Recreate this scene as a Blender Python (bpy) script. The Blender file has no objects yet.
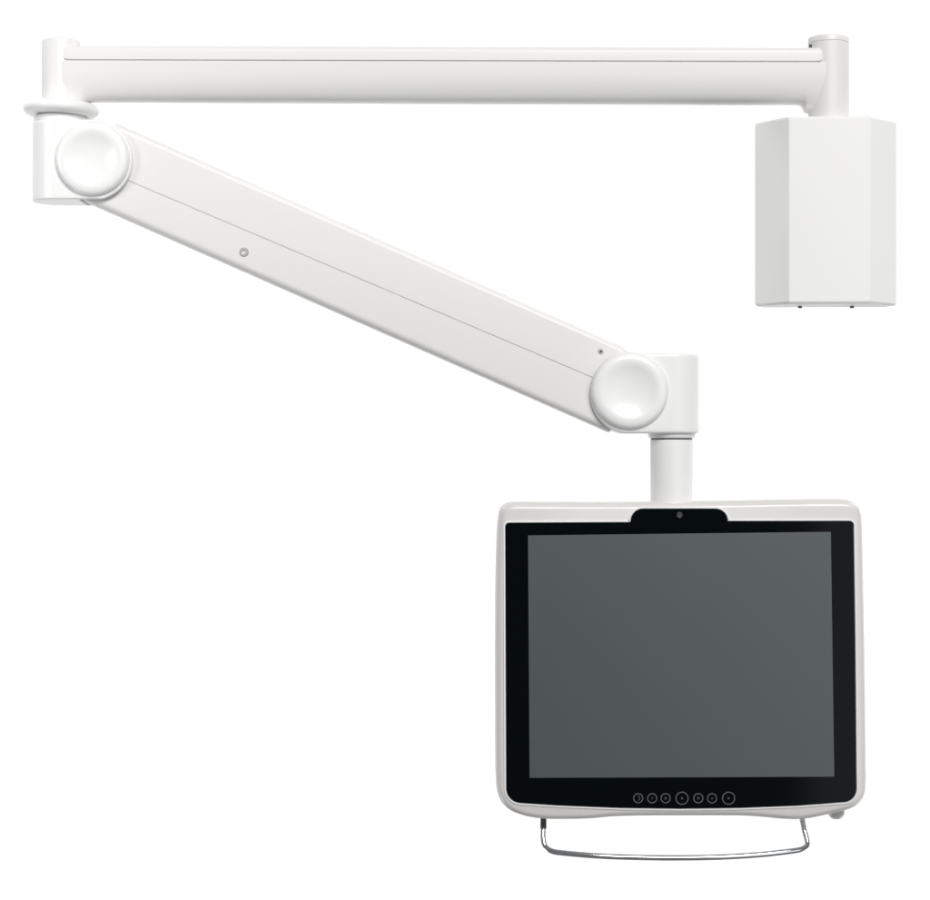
import bpy, bmesh, math, random
from mathutils import Vector, Matrix
R = math.radians
S = bpy.context.scene
# ---------------------------------------------------------------- camera, light, exposure
K = 1/1234.0          # metres per traced unit
F = 1975.0            # viewing distance in the same units
Z0 = 1.5
cd = bpy.data.cameras.new('camera'); cam = bpy.data.objects.new('camera', cd)
S.collection.objects.link(cam); S.camera = cam
cam.location = (0, -F*K, Z0); cam.rotation_euler = (R(90), 0, 0)
cd.sensor_fit = 'HORIZONTAL'; cd.sensor_width = 36; cd.lens = 36*F/930
cd.clip_start = .05; cd.clip_end = 100
W_ = bpy.data.worlds.new('World'); S.world = W_; W_.use_nodes = True
bgn = W_.node_tree.nodes['Background']
bgn.inputs[0].default_value = (.97, .985, 1, 1); bgn.inputs[1].default_value = .2
S.view_settings.view_transform = 'Standard'; S.view_settings.look = 'None'
S.view_settings.exposure = 0; S.view_settings.gamma = 1
def area(name, loc, target, sx, sy, power, col=(1, 1, 1)):
    l = bpy.data.lights.new(name, 'AREA'); l.shape = 'RECTANGLE'; l.size = sx; l.size_y = sy
    l.energy = power; l.color = col
    o = bpy.data.objects.new(name, l); S.collection.objects.link(o)
    o.location = loc
    o.rotation_euler = (Vector(target)-Vector(loc)).to_track_quat('-Z', 'Y').to_euler()
    return o
area('key_softbox', (.8, -3.6, 3.9), (0, 0, 1.5), 2.0, 1.6, 154, (1, .985, .97))
lf = area('left_softbox', (-1.1, -.75, 1.9), (-.46, 0, 1.78), .4, .7, .34, (1, 1, 1))
lf.data.spread = R(30)
area('right_softbox', (1.8, -3.2, 1.0), (.1, 0, 1.3), 2.0, 2.4, 16, (.97, 1, 1))
for sx in (-1, 1):
    for sz in (-1, 1):
        area('backdrop_lamp', (sx*2.1, .9, 1.5+sz*1.9), (sx*1.0, 3.2, 1.5+sz*.5), 1.6, .8, 38)

# ---------------------------------------------------------------- materials
def mat(name, col, rough=.4, metal=0, spec=.5, coat=0, bump=0, bscale=900, var=0, vscale=6, emis=None):
    m = bpy.data.materials.new(name); m.use_nodes = True
    nt = m.node_tree; b = nt.nodes['Principled BSDF']
    b.inputs['Base Color'].default_value = (*col, 1); b.inputs['Roughness'].default_value = rough
    b.inputs['Metallic'].default_value = metal; b.inputs['Specular IOR Level'].default_value = spec
    b.inputs['Coat Weight'].default_value = coat; b.inputs['Coat Roughness'].default_value = .12
    tc = nt.nodes.new('ShaderNodeTexCoord')
    if bump:
        n = nt.nodes.new('ShaderNodeTexNoise'); n.inputs['Scale'].default_value = bscale
        n.inputs['Detail'].default_value = 3
        bp = nt.nodes.new('ShaderNodeBump'); bp.inputs['Strength'].default_value = bump
        bp.inputs['Distance'].default_value = .0004
        nt.links.new(tc.outputs['Object'], n.inputs['Vector'])
        nt.links.new(n.outputs['Fac'], bp.inputs['Height']); nt.links.new(bp.outputs['Normal'], b.inputs['Normal'])
    if var:
        n = nt.nodes.new('ShaderNodeTexNoise'); n.inputs['Scale'].default_value = vscale
        n.inputs['Detail'].default_value = 4
        r = nt.nodes.new('ShaderNodeMapRange')
        r.inputs['To Min'].default_value = max(0, rough-var); r.inputs['To Max'].default_value = rough+var
        nt.links.new(tc.outputs['Object'], n.inputs['Vector'])
        nt.links.new(n.outputs['Fac'], r.inputs['Value']); nt.links.new(r.outputs['Result'], b.inputs['Roughness'])
    return m
M = {
 'coat': mat('white_powder_coat', (.79, .785, .773), .42, bump=.12, bscale=1400, var=.06, vscale=9),
 'gloss': mat('white_gloss_plastic', (.87, .87, .868), .32, coat=.12, bump=.03, bscale=500, var=.04, vscale=12),
 'box': mat('white_satin_plastic', (.86, .86, .856), .5, bump=.1, bscale=1600, var=.05),
 'case': mat('white_case_plastic', (.70, .686, .672), .3, coat=.25, bump=.05, bscale=900, var=.05),
 'lip': mat('white_gasket', (.9, .9, .9), .4, bump=.02),
 'seam': mat('seam_grey', (.72, .69, .66), .7, bump=.1),
 'dark': mat('dark_gap', (.07, .07, .055), .6, bump=.1),
 'glass': mat('black_glass', (.0006, .0022, .0028), .08, spec=.12, var=.015, vscale=14),
 'screen': mat('switched_off_panel', (.046, .061, .065), .4, spec=1, var=.03, vscale=5),
 'chrome': mat('chrome', (.66, .67, .69), .1, metal=1),
 'steel': mat('screw_steel', (.72, .72, .71), .35, metal=1, bump=.1),
 'print': mat('grey_print', (.075, .09, .095), .5, bump=.02),
 'printdim': mat('dim_grey_print', (.028, .036, .04), .5, bump=.02),
 'lens': mat('lens_glass', (.05, .055, .06), .15, coat=1),
 'backdrop': mat('white_seamless_paper', (.93, .93, .93), .9, spec=.1, bump=.02, bscale=300),
}
# ---------------------------------------------------------------- helpers
def P(px, py, d=0):
    f = (F+d)/F
    return Vector(((px-465)*K*f, d*K, Z0+(450-py)*K*f))
def link(name, me, m, parent=None, smooth=True, angle=35):
    me.materials.clear(); me.materials.append(M[m] if isinstance(m, str) else m)
    o = bpy.data.objects.new(name, me); S.collection.objects.link(o)
    if parent:
        o.parent = parent; o.matrix_parent_inverse = Matrix.Translation(-world_loc(parent))
    if smooth: me.shade_smooth(); me.set_sharp_from_angle(angle=R(angle))
    return o
def world_loc(o):
    v = Vector(o.location)
    return v if o.parent is None else Vector((0, 0, 0)) if o.type == 'MESH' else v
def mesh_of(bm, fix=True):
    if fix: bmesh.ops.recalc_face_normals(bm, faces=bm.faces[:])
    me = bpy.data.meshes.new('m'); bm.to_mesh(me); bm.free(); return me
def loops_mesh(loops, cap0=True, cap1=True, close=True):
    bm = bmesh.new(); vs = [[bm.verts.new(p) for p in L] for L in loops]; n = len(loops[0])
    for a, b in zip(vs, vs[1:]):
        for i in range(n if close else n-1):
            j = (i+1) % n
            bm.faces.new((a[i], a[j], b[j], b[i]))
    if cap0: bm.faces.new(vs[0])
    if cap1: bm.faces.new(vs[-1])
    return bm
def lathe_bm(c, prof, axis='z', seg=96):
    """prof: list of (r, h) in units; axis z: h goes up; axis y: h goes towards the viewer"""
    bm = bmesh.new(); rings = []
    for r, h in prof:
        if r < 1e-6:
            p = c+(Vector((0, 0, h)) if axis == 'z' else Vector((0, -h, 0)))*K
            rings.append([bm.verts.new(p)]); continue
        ring = []
        for k in range(seg):
            a = 2*math.pi*k/seg
            v = Vector((r*math.cos(a), r*math.sin(a), h)) if axis == 'z' else Vector((r*math.cos(a), -h, r*math.sin(a)))
            ring.append(bm.verts.new(c+v*K))
        rings.append(ring)
    for a, b in zip(rings, rings[1:]):
        for k in range(seg):
            j = (k+1) % seg
            if len(a) == 1: bm.faces.new((a[0], b[j], b[k]))
            elif len(b) == 1: bm.faces.new((a[k], a[j], b[0]))
            else: bm.faces.new((a[k], a[j], b[j], b[k]))
    if len(rings[0]) > 1: bm.faces.new(rings[0])
    if len(rings[-1]) > 1: bm.faces.new(rings[-1])
    return bm
def spline(pts, n=10):
    """Catmull-Rom through an open list of vectors"""
    out = []; P_ = [pts[0]]+list(pts)+[pts[-1]]
    for i in range(1, len(P_)-2):
        a, b, c, d = P_[i-1:i+3]
        for k in range(n):
            t = k/n
            out.append(.5*((2*b)+(c-a)*t+(2*a-5*b+4*c-d)*t*t+(3*b-a-3*c+d)*t**3))
    out.append(pts[-1]); return out
def tube_bm(path, r, seg=20):
    loops = []; up = Vector((0, 1, 0))
    for i, p in enumerate(path):
        t = (path[min(i+1, len(path)-1)]-path[max(i-1, 0)]).normalized()
        u = (up-t*up.dot(t)).normalized(); v = t.cross(u)
        rr = (r(i/(len(path)-1)) if callable(r) else r)*K
        loops.append([p+(u*math.cos(a)+v*math.sin(a))*rr for a in [2*math.pi*k/seg for k in range(seg)]])
    return loops_mesh(loops)
def round_poly(pts, n=8):
    """pts: (x, y, radius) -> dense outline with rounded corners (quadratic arcs)"""
    out = []; N = len(pts)
    for i in range(N):
        x, y, r = pts[i]; p = Vector((x, y)); a = Vector(pts[i-1][:2]); b = Vector(pts[(i+1) % N][:2])
        if r <= 0: out.append(p); continue
        ua = (a-p).normalized(); ub = (b-p).normalized(); ang = ua.angle(ub)
        tl = min(r/math.tan(ang/2), (a-p).length*.49, (b-p).length*.49)
        rr = tl*math.tan(ang/2); c = p+(ua+ub).normalized()*(rr/math.sin(ang/2))
        s, e = p+ua*tl-c, p+ub*tl-c
        a0 = math.atan2(s.y, s.x); da = math.atan2(e.y, e.x)-a0
        while da > math.pi: da -= 2*math.pi
        while da < -math.pi: da += 2*math.pi
        for k in range(n+1):
            t = a0+da*k/n; out.append(c+Vector((math.cos(t), math.sin(t)))*rr)
    return out
def densify(o, step=10):
    out = []
    for i, p in enumerate(o):
        q = o[(i+1) % len(o)]; n = max(1, int((q-p).length/step))
        out += [p.lerp(q, k/n) for k in range(n)]
    return out
def inset(o, d):
    """move a closed outline inwards by d"""
    area_ = sum(o[i-1].cross(o[i]) if False else o[i-1].x*o[i].y-o[i].x*o[i-1].y for i in range(len(o)))
    sg = 1 if area_ > 0 else -1; N = len(o); out = []
    for i in range(N):
        e1 = (o[i]-o[i-1]).normalized(); e2 = (o[(i+1) % N]-o[i]).normalized()
        n1 = Vector((-e1.y, e1.x))*sg; n2 = Vector((-e2.y, e2.x))*sg
        m = (n1+n2).normalized(); out.append(o[i]+m*(d/max(.4, m.dot(n1))))
    return out
def prism(outline, dref, steps, cap0=True, cap1=True):
    """outline traced in the plane dref; steps = [(depth, inset)] front to back"""
    loops = []
    for d, ins in steps:
        o = inset(outline, ins) if ins else outline
        L = []
        for p in o:
            w = P(p.x, p.y, dref); w.y = d*K; L.append(w)
        loops.append(L)
    return loops_mesh(loops, cap0, cap1)
def bake(o, name, m, parent):
    dg = bpy.context.evaluated_depsgraph_get(); dg.update()
    me = bpy.data.meshes.new_from_object(o.evaluated_get(dg))
    me.transform(o.matrix_world)
    old = o.data; bpy.data.objects.remove(o); 
    return link(name, me, m, parent, angle=60)
def empty(name, loc, label, cat):
    o = bpy.data.objects.new(name, None); S.collection.objects.link(o); o.location = loc
    o['label'] = label; o['category'] = cat; o.empty_display_size = .05; return o
def child(name, bm, m, parent, **k): return link(name, mesh_of(bm), m, parent, **k)

# ---------------------------------------------------------------- backdrop
bm = bmesh.new(); N = 48; rows = []
for i in range(N+1):
    a = R(-62+124*i/N)
    rows.append([bm.verts.new((5.2*math.sin(a), -1.8+5.4*math.cos(a), z)) for z in (-3.5, 0, 3, 6.5)])
for a, b in zip(rows, rows[1:]):
    for k in range(3): bm.faces.new((a[k], b[k], b[k+1], a[k+1]))
bd = link('backdrop', mesh_of(bm, False), 'backdrop'); bd['kind'] = 'structure'; bd['label'] = 'plain seamless white background'

# ---------------------------------------------------------------- swing arm
arm = empty('monitor_arm', P(828, 307, 10), 'white articulated wall arm with faceted mount housing, two beams and round elbow knobs', 'monitor arm')

# mount housing : a prism with two long chamfers, turned a little
cx, hw, c_, dep = 827, 71.6, 31, 46
yaw = R(-3)
ctr = P(cx, 116, -2)
def boxpt(x, d, zf):
    v = Vector((x*math.cos(yaw)+d*math.sin(yaw)*-1, x*math.sin(yaw)+d*math.cos(yaw)))
    f = (F-24)/F
    return Vector((ctr.x+v.x*K*f, ctr.y+v.y*K, zf))
zt = P(0, 116, -24).z; zb = P(0, 303.5, -24).z
plan0 = [(-hw, 11), (-hw+c_, -22), (hw-c_, -22), (hw, 11), (hw-9, 32), (-hw+9, 32)]
pl = round_poly([(x, y, r) for (x, y), r in zip(plan0, (2, 3, 3, 2, 3, 3))], 4)
loops = []
for z, ins in ((zb, 2.2), (zb+.7*K, 1), (zb+2.2*K, 0), (zt-2.2*K, 0), (zt-.7*K, .8), (zt, 2.2)):
    loops.append([boxpt(p.x, p.y, z) for p in inset(pl, ins)])
hsg = child('mount_housing', loops_mesh(loops), 'box', arm, angle=25)
for x in (800, 852):
    c = P(x, 306.8, -6); child('screw', lathe_bm(c, [(2.0, -1.3), (2.0, .8)], 'z', 16), 'dark', hsg)

# column on the mount
cz = P(828.5, 116, 0)
h = (450-37.6-334); h = (116-37.8)*(F)/F
child('mount_column', lathe_bm(cz, [(20.3, -4), (20.3, 71.2), (19.7, 71.6), (19.7, 72.1), (20.3, 72.5), (20.3, 76.6), (19.8, 77.8), (18.6, 78.4), (0, 79)]), 'coat', arm)
# elbow post
cp = P(61, 110, 0)
child('elbow_post', lathe_bm(cp, [(19, -6), (19, 67.5), (18.4, 68.8), (17, 69.4), (0, 69.8)]), 'coat', arm)

# upper beam, lofted between stations
def loft(stations, sec, d0):
    loops = []
    for (a, b), sc in stations:
        a = Vector(a); b = Vector(b); u = (b-a).normalized(); L = (b-a).length; loop = []
        for t, d in (sc(sec) if sc else sec):
            p = a+u*(t if t >= 0 else L+t)
            w = P(p.x, p.y, d0); w.y = d*K; loop.append(w)
        loops.append(loop)
    return loops_mesh(loops)
def arc(cx_, cy_, r1, r2, a0, a1, n=8):
    return [(cx_+r1*math.cos(R(a0+(a1-a0)*k/n)), cy_+r2*math.sin(R(a0+(a1-a0)*k/n))) for k in range(n+1)]
upper = bpy.data.objects.new('upper_arm', None)
# cover section (t down from top, d depth): flat top, rounded shoulders
HD = 19.6
cover = arc(6, -HD+6, 6, 6, 270, 180, 8)            # (t, d): shoulder front
cover = [(6-6*math.sin(R(a)), -HD+6-6*math.cos(R(a))) for a in range(0, 91, 11)]
csec = [(14.6, -HD+.4), (14.3, -HD)]+cover+[(t, -d) for t, d in cover[::-1]]+[(14.3, HD), (14.6, HD-.4)]
def yline(x, yl, yr): return yl+(yr-yl)*(x-66)/(822-66)
def st(x, tl, tr, bl, br): return ((x, yline(x, tl, tr)), (x, yline(x, bl, br)))
# end rounding of the cover: shrink sections near each end
def shrink(k):
    def f(sec):
        return [(7.3+(t-7.3)*k, d*(.93+.07*k)) for t, d in sec]
    return f
cst = []
for x, k in ((63.5, .62), (64.3, .78), (66, .9), (69, .98), (73, 1), (815.5, 1), (818.8, .97), (821, .88), (822, .74), (822.4, .6)):
    cst.append((st(x, 44.8, 46.6, 98, 102), shrink(k)))
# lower trough section measured from the top line
def trough(sec): return sec
H = 53.6
HD = 19.5
tro = [(15.3, -HD+.5), (15.8, -HD)]
for k in range(1, 15):
    a = R(90*k/14)
    tro.append((22+(H-22)*(math.sin(a)**.9), -HD*(max(0, math.cos(a))**.62)))
tro = tro+[(t, -d) for t, d in tro[-2::-1]]
def tst(x, grow=0):
    def f(sec): return [(t if t < 30 else t+grow*((t-30)/24)**3, d) for t, d in sec]
    return (st(x, 44.8, 46.6, 98, 102), f)
HD = 19.6
tx = [(62, 15), (79.2, 8), (80.2, 5), (82, 2.6), (85, .8), (88, 0), (440, .8), (800, 1.2), (803, 1.6), (805.5, 3), (807, 5.5), (807.8, 9), (826, 15)]
ua = child('upper_arm', loft([tst(x, g) for x, g in tx], tro, -HD), 'coat', arm, angle=40)
child('top_cover', loft(cst, csec, -HD), 'coat', ua, angle=40)
core = [(10, -HD+2.2), (10, HD-2.2), (22, HD-2.2), (22, -HD+2.2)]
child('seam_strip', loft([(st(x, 44.8, 46.6, 98, 102), None) for x in (67, 818)], core, -HD), 'seam', ua)
child('gap_shade_pin', lathe_bm(P(810.5, 45.6, -12), [(1.5, -3), (1.5, 1.2), (0, 1.4)], 'z', 14), 'dark', ua)  # no screw: dark pin added for the shade of a tiny gap

# collar ring under the post
prof = [(20, -.6)]+[(29+8.4*math.cos(R(a)), 5.2+6.7*math.sin(R(a))) for a in range(-90, 91, 12)]+[(24, 12.2), (20.5, 12.8), (19, 14)]
bmc = lathe_bm(Vector((0, 0, 0)), prof)
bmesh.ops.transform(bmc, verts=bmc.verts[:], matrix=Matrix.Translation(P(61, 115.2, 0)) @ Matrix.Rotation(R(1.6), 4, 'Y'))
child('swivel_collar', bmc, 'gloss', arm)

# knuckles: plan outline crossed with front outline
def knuckle(name, axx, hubx, hy, r, top, bot, slot=None, it=55):
    sgn = 1 if hubx > axx else -1; rc = 28
    ax = P(axx, hy, 0); hb = P(hubx, hy, -26); zt_ = P(0, top, -20).z; zb_ = P(0, bot, -20).z
    L = []
    for k in range(49):
        a = R(90+180*k/48); L.append(Vector((ax.x+sgn*rc*K*math.cos(a), rc*K*math.sin(a))))
    far = hb.x+sgn*(r+6)*K
    L += [Vector((far, -rc*K)), Vector((far, rc*K))]
    A = loops_mesh([[Vector((p.x, p.y, zt_)) for p in L], [Vector((p.x, p.y, zb_)) for p in L]])
    Fr = []
    for k in range(65):
        a = R(-90+180*k/64); Fr.append(Vector((hb.x+sgn*r*K*math.cos(a), hb.z+r*K*math.sin(a))))
    near = ax.x-sgn*60*K
    Fr += [Vector((near, hb.z+r*K)), Vector((near, hb.z-r*K))]
    B = loops_mesh([[Vector((p.x, -60*K, p.y)) for p in Fr], [Vector((p.x, 60*K, p.y)) for p in Fr]])
    oa = link('a', mesh_of(A), 'gloss', smooth=False); ob = link('b', mesh_of(B), 'gloss', smooth=False)
    md = oa.modifiers.new('i', 'BOOLEAN'); md.operation = 'INTERSECT'; md.object = ob; md.solver = 'EXACT'
    oc = None
    if slot:
        x0, y0, x1, y1, hd = slot
        q = [P(x0, y0, -rc), P(x1, y0, -rc), P(x1, y1, -rc), P(x0, y1, -rc)]
        C = loops_mesh([[Vector((p.x, -hd*K, p.z)) for p in q], [Vector((p.x, hd*K, p.z)) for p in q]])
        oc = link('c', mesh_of(C), 'gloss', smooth=False)
        m2 = oa.modifiers.new('s', 'BOOLEAN'); m2.operation = 'DIFFERENCE'; m2.object = oc; m2.solver = 'EXACT'
    rm = oa.modifiers.new('r', 'REMESH'); rm.mode = 'VOXEL'; rm.voxel_size = .0004
    sm = oa.modifiers.new('sm', 'SMOOTH'); sm.factor = .5; sm.iterations = it
    o = bake(oa, name, 'gloss', arm)
    bpy.data.objects.remove(ob)
    if oc: bpy.data.objects.remove(oc)
    return o
kn1 = knuckle('elbow_joint', 61, 92, 160, 40, 120, 200, (77, 180, 140, 215, 22.5))
kn2 = knuckle('tilt_joint', 671, 631, 393.5, 40.3, 353.5, 433.5, None, 150)
kprof = [(38.2, -4), (38.2, .6), (37.6, 2.8), (36.2, 4.8), (34, 6.2), (31, 6.9), (28, 6.9), (25, 6.3), (22, 5.4), (18.5, 4.5), (14, 3.6), (9, 3.0), (5, 2.75), (0, 2.7)]
child('neck', lathe_bm(P(61, 122, 0), [(26.5, -6), (27, 0), (26.6, 3), (24.5, 5.5), (21, 6.6), (17, 7), (17, 12)]), 'gloss', kn1)
kpts = [Vector(p) for p in kprof]
kprof = [(max(0, p.x), p.y) for p in spline(kpts, 5)]; kprof[-1] = (0, 2.7)
child('knob', lathe_bm(P(92.6, 158.8, -28), [(r*.965, h_) for r, h_ in kprof], 'y', 128), 'gloss', kn1)
child('knob', lathe_bm(P(629.8, 390.6, -28), kprof, 'y', 128), 'gloss', kn2)

# lower beam
u = Vector((.915, .4035)); n = Vector((-.4035, .915)); T = Vector((135, 131)); AD = 21
def stn(s, s2=None):
    a = T+u*s; b = T+u*(s if s2 is None else s2)+n*84
    return (a, b)
def seam_t(s): return 48.2-(s+7)*7.2/505
sA, sB = -21, 541
def sec_up(tb):
    c = [(6.5-6.5*math.sin(R(a)), -AD+6.5-6.5*math.cos(R(a))) for a in range(0, 91, 10)]
    L = [(tb-.0, -AD+.5), (tb-.3, -AD)]+c; return L+[(t, -d) for t, d in L[::-1]]
def sec_lo(tb):
    c = [(-7+7*math.sin(R(a)), -AD+7-7*math.cos(R(a))) for a in range(0, 91, 10)]
    L = [(tb+.7, -AD+.5), (tb+1.0, -AD)]+[(t if t < -1e-4 else -1e-3, d) for t, d in c]; return L+[(t, -d) for t, d in L[::-1]]
def lst(s, f, drop=0, s2=None):
    return (stn(s, s2), (lambda sec, s=s: f(seam_t(s))))
def upst(s, drop=0):
    a, b = stn(s); a = a+n*drop
    return ((a, b), (lambda sec, s=s: sec_up(seam_t(s)-drop)))
la = child('lower_arm', loft([lst(s, sec_lo) for s in (sA, 0, 270, 530, 556)], None, -AD), 'coat', arm, angle=40)
child('top_shell', loft([upst(s, d) for s, d in ((sA, 0), (0, 0), (270, 0), (530, 0), (536, .6), (541, 2), (546, 4.5), (549, 7))], None, -AD), 'coat', la, angle=40)
def csec2(s):
    return [(3, -AD+1.1), (3, AD-1.1), (81, AD-1.1), (81, -AD+1.1)]
child('inner_core', loft([(stn(s), None) for s in (-34, 540)], csec2(0), -AD), 'seam', la)
dk = [(40, -AD+1), (40, AD-1), (83.2, AD-1), (83.2, -AD+1)]
child('joint_gap', loft([(stn(s), None) for s in (-31, -21.5)], dk, -AD), 'dark', la)
c = P(244, 252, -AD)
s1 = child('screw', lathe_bm(c, [(4.6, -1), (4.6, .5), (4.1, 1), (2.2, 1), (2.0, .2), (0, .1)], 'y', 28), 'steel', la)
child('hex_socket', lathe_bm(P(244.2, 252.2, -AD), [(1.6, 0), (1.6, .45), (0, .5)], 'y', 6), 'seam', s1)
s2 = child('screw', lathe_bm(P(601, 351.3, -AD), [(2.9, -1), (2.9, .5), (2.5, .9), (0, 1.0)], 'y', 24), 'steel', la)
bmx = bmesh.new()
for ang in (20, 110):
    bmesh.ops.create_cube(bmx, size=1, matrix=Matrix.Translation(P(601, 351.3, -AD-.9)) @ Matrix.Rotation(R(ang), 4, 'Y') @ Matrix.Diagonal((3.6*K, .8*K, 1.0*K, 1)))
child('cross_recess', bmx, 'dark', s2)

# drop tube under the tilt joint
ct = P(671.5, 500, 0)
child('drop_tube', lathe_bm(ct, [(20.8, -40), (21.0, 0), (21.5, 59.5), (21, 60.2), (20, 60.4), (20, 61.6), (22.6, 62.0), (23.4, 63), (24, 69), (24, 74)]), 'gloss', arm)
child('tube_gap', lathe_bm(ct, [(20.6, 59), (20.6, 63)]), 'dark', arm)

# ---------------------------------------------------------------- monitor
mon = empty('medical_monitor', P(680, 815, 0), 'white framed medical monitor with dark grey screen and chrome handle, hanging under the arm', 'monitor')
out = [Vector(p) for p in ((499.5, 509), (497.2, 521), (495.6, 560), (494.8, 620), (494.8, 700), (495.6, 780), (496.8, 791), (501, 801), (509, 809), (519, 813.6),
      (530, 816.5), (545, 818.3), (565, 818.6), (590, 818), (612, 816), (640, 815.2), (680, 815), (720, 815), (745, 815.3), (768, 817), (785, 818.6), (798, 818.8), (812, 817), (828, 813.5),
      (845, 809.5), (856, 804.5), (862.5, 797), (865, 786), (865.2, 760), (864.6, 700), (863.4, 620), (862.2, 560), (861.2, 522), (859.8, 511), (855.6, 503.6), (847.5, 499.6), (838, 498.8),
      (780, 499.2), (740, 500), (680, 500.8), (640, 501.4), (580, 501.6), (540, 501.4), (515, 501.4), (506.5, 502.8), (501.8, 505.6))]
def closed_spline(pts, n=4):
    o = []; N = len(pts)
    for i in range(N):
        a, b, c, d = pts[i-1], pts[i], pts[(i+1) % N], pts[(i+2) % N]
        for k in range(n):
            t = k/n; t1 = (b-a).length**.5; t2 = (c-b).length**.5; t3 = (d-c).length**.5
            m1 = ((b-a)/t1-(c-a)/(t1+t2)+(c-b)/t2)*t2; m2 = ((c-b)/t2-(d-b)/(t2+t3)+(d-c)/t3)*t2
            o.append(b*(2*t**3-3*t*t+1)+m1*(t**3-2*t*t+t)+c*(-2*t**3+3*t*t)+m2*(t**3-t*t))
    return o
oc = closed_spline(out, 4)
case = child('case', prism(oc, -10, [(-24, 6.8), (-23.4, 5.0), (-21.8, 3.1), (-19, 1.5), (-15, .4), (-10, 0), (6, .2), (16, 2.2), (24, 6), (28, 12), (30, 22)]), 'case', mon, angle=50)
pan = round_poly([(505.2, 522.9, 4)]+[(629.4, 522.3, .6)]+[(643-12.6*math.cos(R(a)), 521.4-12.6*math.sin(R(a)), 0) for a in range(0, 91, 9)]+[(715.2+12.6*math.sin(R(a)), 521.2-12.4*math.cos(R(a)), 0) for a in range(0, 91, 9)]+[(728.8, 521.2, .6)]+[(853.6, 521, 4.5), (855.2, 640, 0), (856.6, 801.2, 13), (800, 805.6, 0), (740, 808, 0),
                  (680, 808.8, 0), (620, 808, 0), (560, 805.6, 0), (506.2, 802.2, 15)], 8)
pan = densify(pan, 12)
lipo = inset(pan, -2.0)
# lip ring: outer and inner walls joined
def ring_prism(o_out, o_in, dref, d_front, d_back):
    bm = bmesh.new(); N = len(o_out)
    def L(o, d):
        r = []
        for p in o:
            w = P(p.x, p.y, dref); w.y = d*K; r.append(bm.verts.new(w))
        return r
    a, b, b2, c_, d_ = L(o_out, d_back), L(o_out, d_front+.8), L(inset(o_out, .5), d_front), L(inset(o_in, -.5), d_front), L(o_in, d_back)
    for x, y in ((a, b), (b, b2), (b2, c_), (c_, d_), (d_, a)):
        for i in range(N):
            j = (i+1) % N; bm.faces.new((x[i], x[j], y[j], y[i]))
    return bm
child('gasket', ring_prism(lipo, pan, -25, -25.6, -22), 'lip', case, angle=50)
glass = child('front_glass', prism(inset(pan, .15), -25, [(-24.9, 0), (-22.5, 0)]), 'glass', mon, smooth=False)
scr = [Vector(p) for p in ((528, 535.4), (830.8, 531.8), (834.2, 776.6), (529.6, 777.8))]
child('screen', prism(scr, -25, [(-25.25, 0), (-24.0, 0)]), 'screen', mon, smooth=False)
# buttons: printed rings with little symbols
def ring(c, r, w, d, seg=40): 
    bm = bmesh.new(); L = []
    for rr, dd in ((r, 0), (r, d), (r-w, d), (r-w, 0)):
        L.append([bm.verts.new(c+Vector((rr*math.cos(2*math.pi*k/seg), -dd, rr*math.sin(2*math.pi*k/seg)))*K) for k in range(seg)])
    for i in range(4):
        x, y = L[i], L[(i+1) % 4]
        for k in range(seg): bm.faces.new((x[k], x[(k+1) % seg], y[(k+1) % seg], y[k]))
    return bm
for i, (x, r) in enumerate(((638.2, 5), (652.1, 5), (665.6, 5), (682, 6.5), (698.3, 5), (712, 5), (728.6, 6.5))):
    c = P(x, 798.2, -25)
    b = child('button', ring(c, r, 1.0, .25), 'print', mon, smooth=False)
    if i == 0:
        pth = [c+Vector((-.6+2.1*math.cos(R(a)), -.15, 2.1*math.sin(R(a))))*K for a in range(-75, 76, 15)]
        child('icon', tube_bm(pth, .45, 8), 'print', b)
    else:
        rr = (0, 1.5, 1.7, 1.6, 1.4, 1.4, 1.2)[i]; sg = (0, 3, 4, 4, 12, 4, 12)[i]
        child('icon', lathe_bm(c, [(rr, 0), (rr, .2), (0, .22)], 'y', sg), 'printdim', b)
cb = child('webcam', lathe_bm(P(679.6, 515, -25), [(3, 0), (3, .3), (2.5, .5), (2.2, .3), (0, .3)], 'y', 32), 'printdim', mon)
child('lens', lathe_bm(P(679.6, 515, -25), [(1.3, .2), (1.2, .6), (0, .8)], 'y', 20), 'lens', cb)
# rounded foot knob at lower right
kb = [(0, -9.6), (4, -9.2), (6.6, -7.6), (8.2, -4.6), (8.4, -1), (8.2, 4), (6, 8)]
child('foot_knob', lathe_bm(P(836.3, 809.4, 2), kb, 'z', 40), 'case', mon)
# chrome handle
hp = [(543.6, 815, 8), (543.4, 826, 3), (543.2, 838, -2), (545.2, 846, -5), (551, 850.6, -9), (562, 852.8, -12), (600, 856, -17), (640, 857.4, -19), (678, 857.8, -20),
      (720, 857, -19), (760, 854.6, -16), (790, 851.2, -12), (802, 849, -9), (806.6, 845.6, -6), (806.8, 840, -3), (804, 829, 2), (801.5, 816, 8)]
path = spline([P(*p) for p in hp], 8)
hd = child('handle', tube_bm(path, 2.85, 24), 'chrome', mon)
for x, x2 in ((543.5, 543.4), (801.4, 802.6)):
    child('handle_socket', tube_bm([P(x, 814, 8), P(x2, 829 if x < 600 else 822, 1.8 if x < 600 else 4)], 3.05, 20), 'dark' if x < 600 else 'steel', hd)
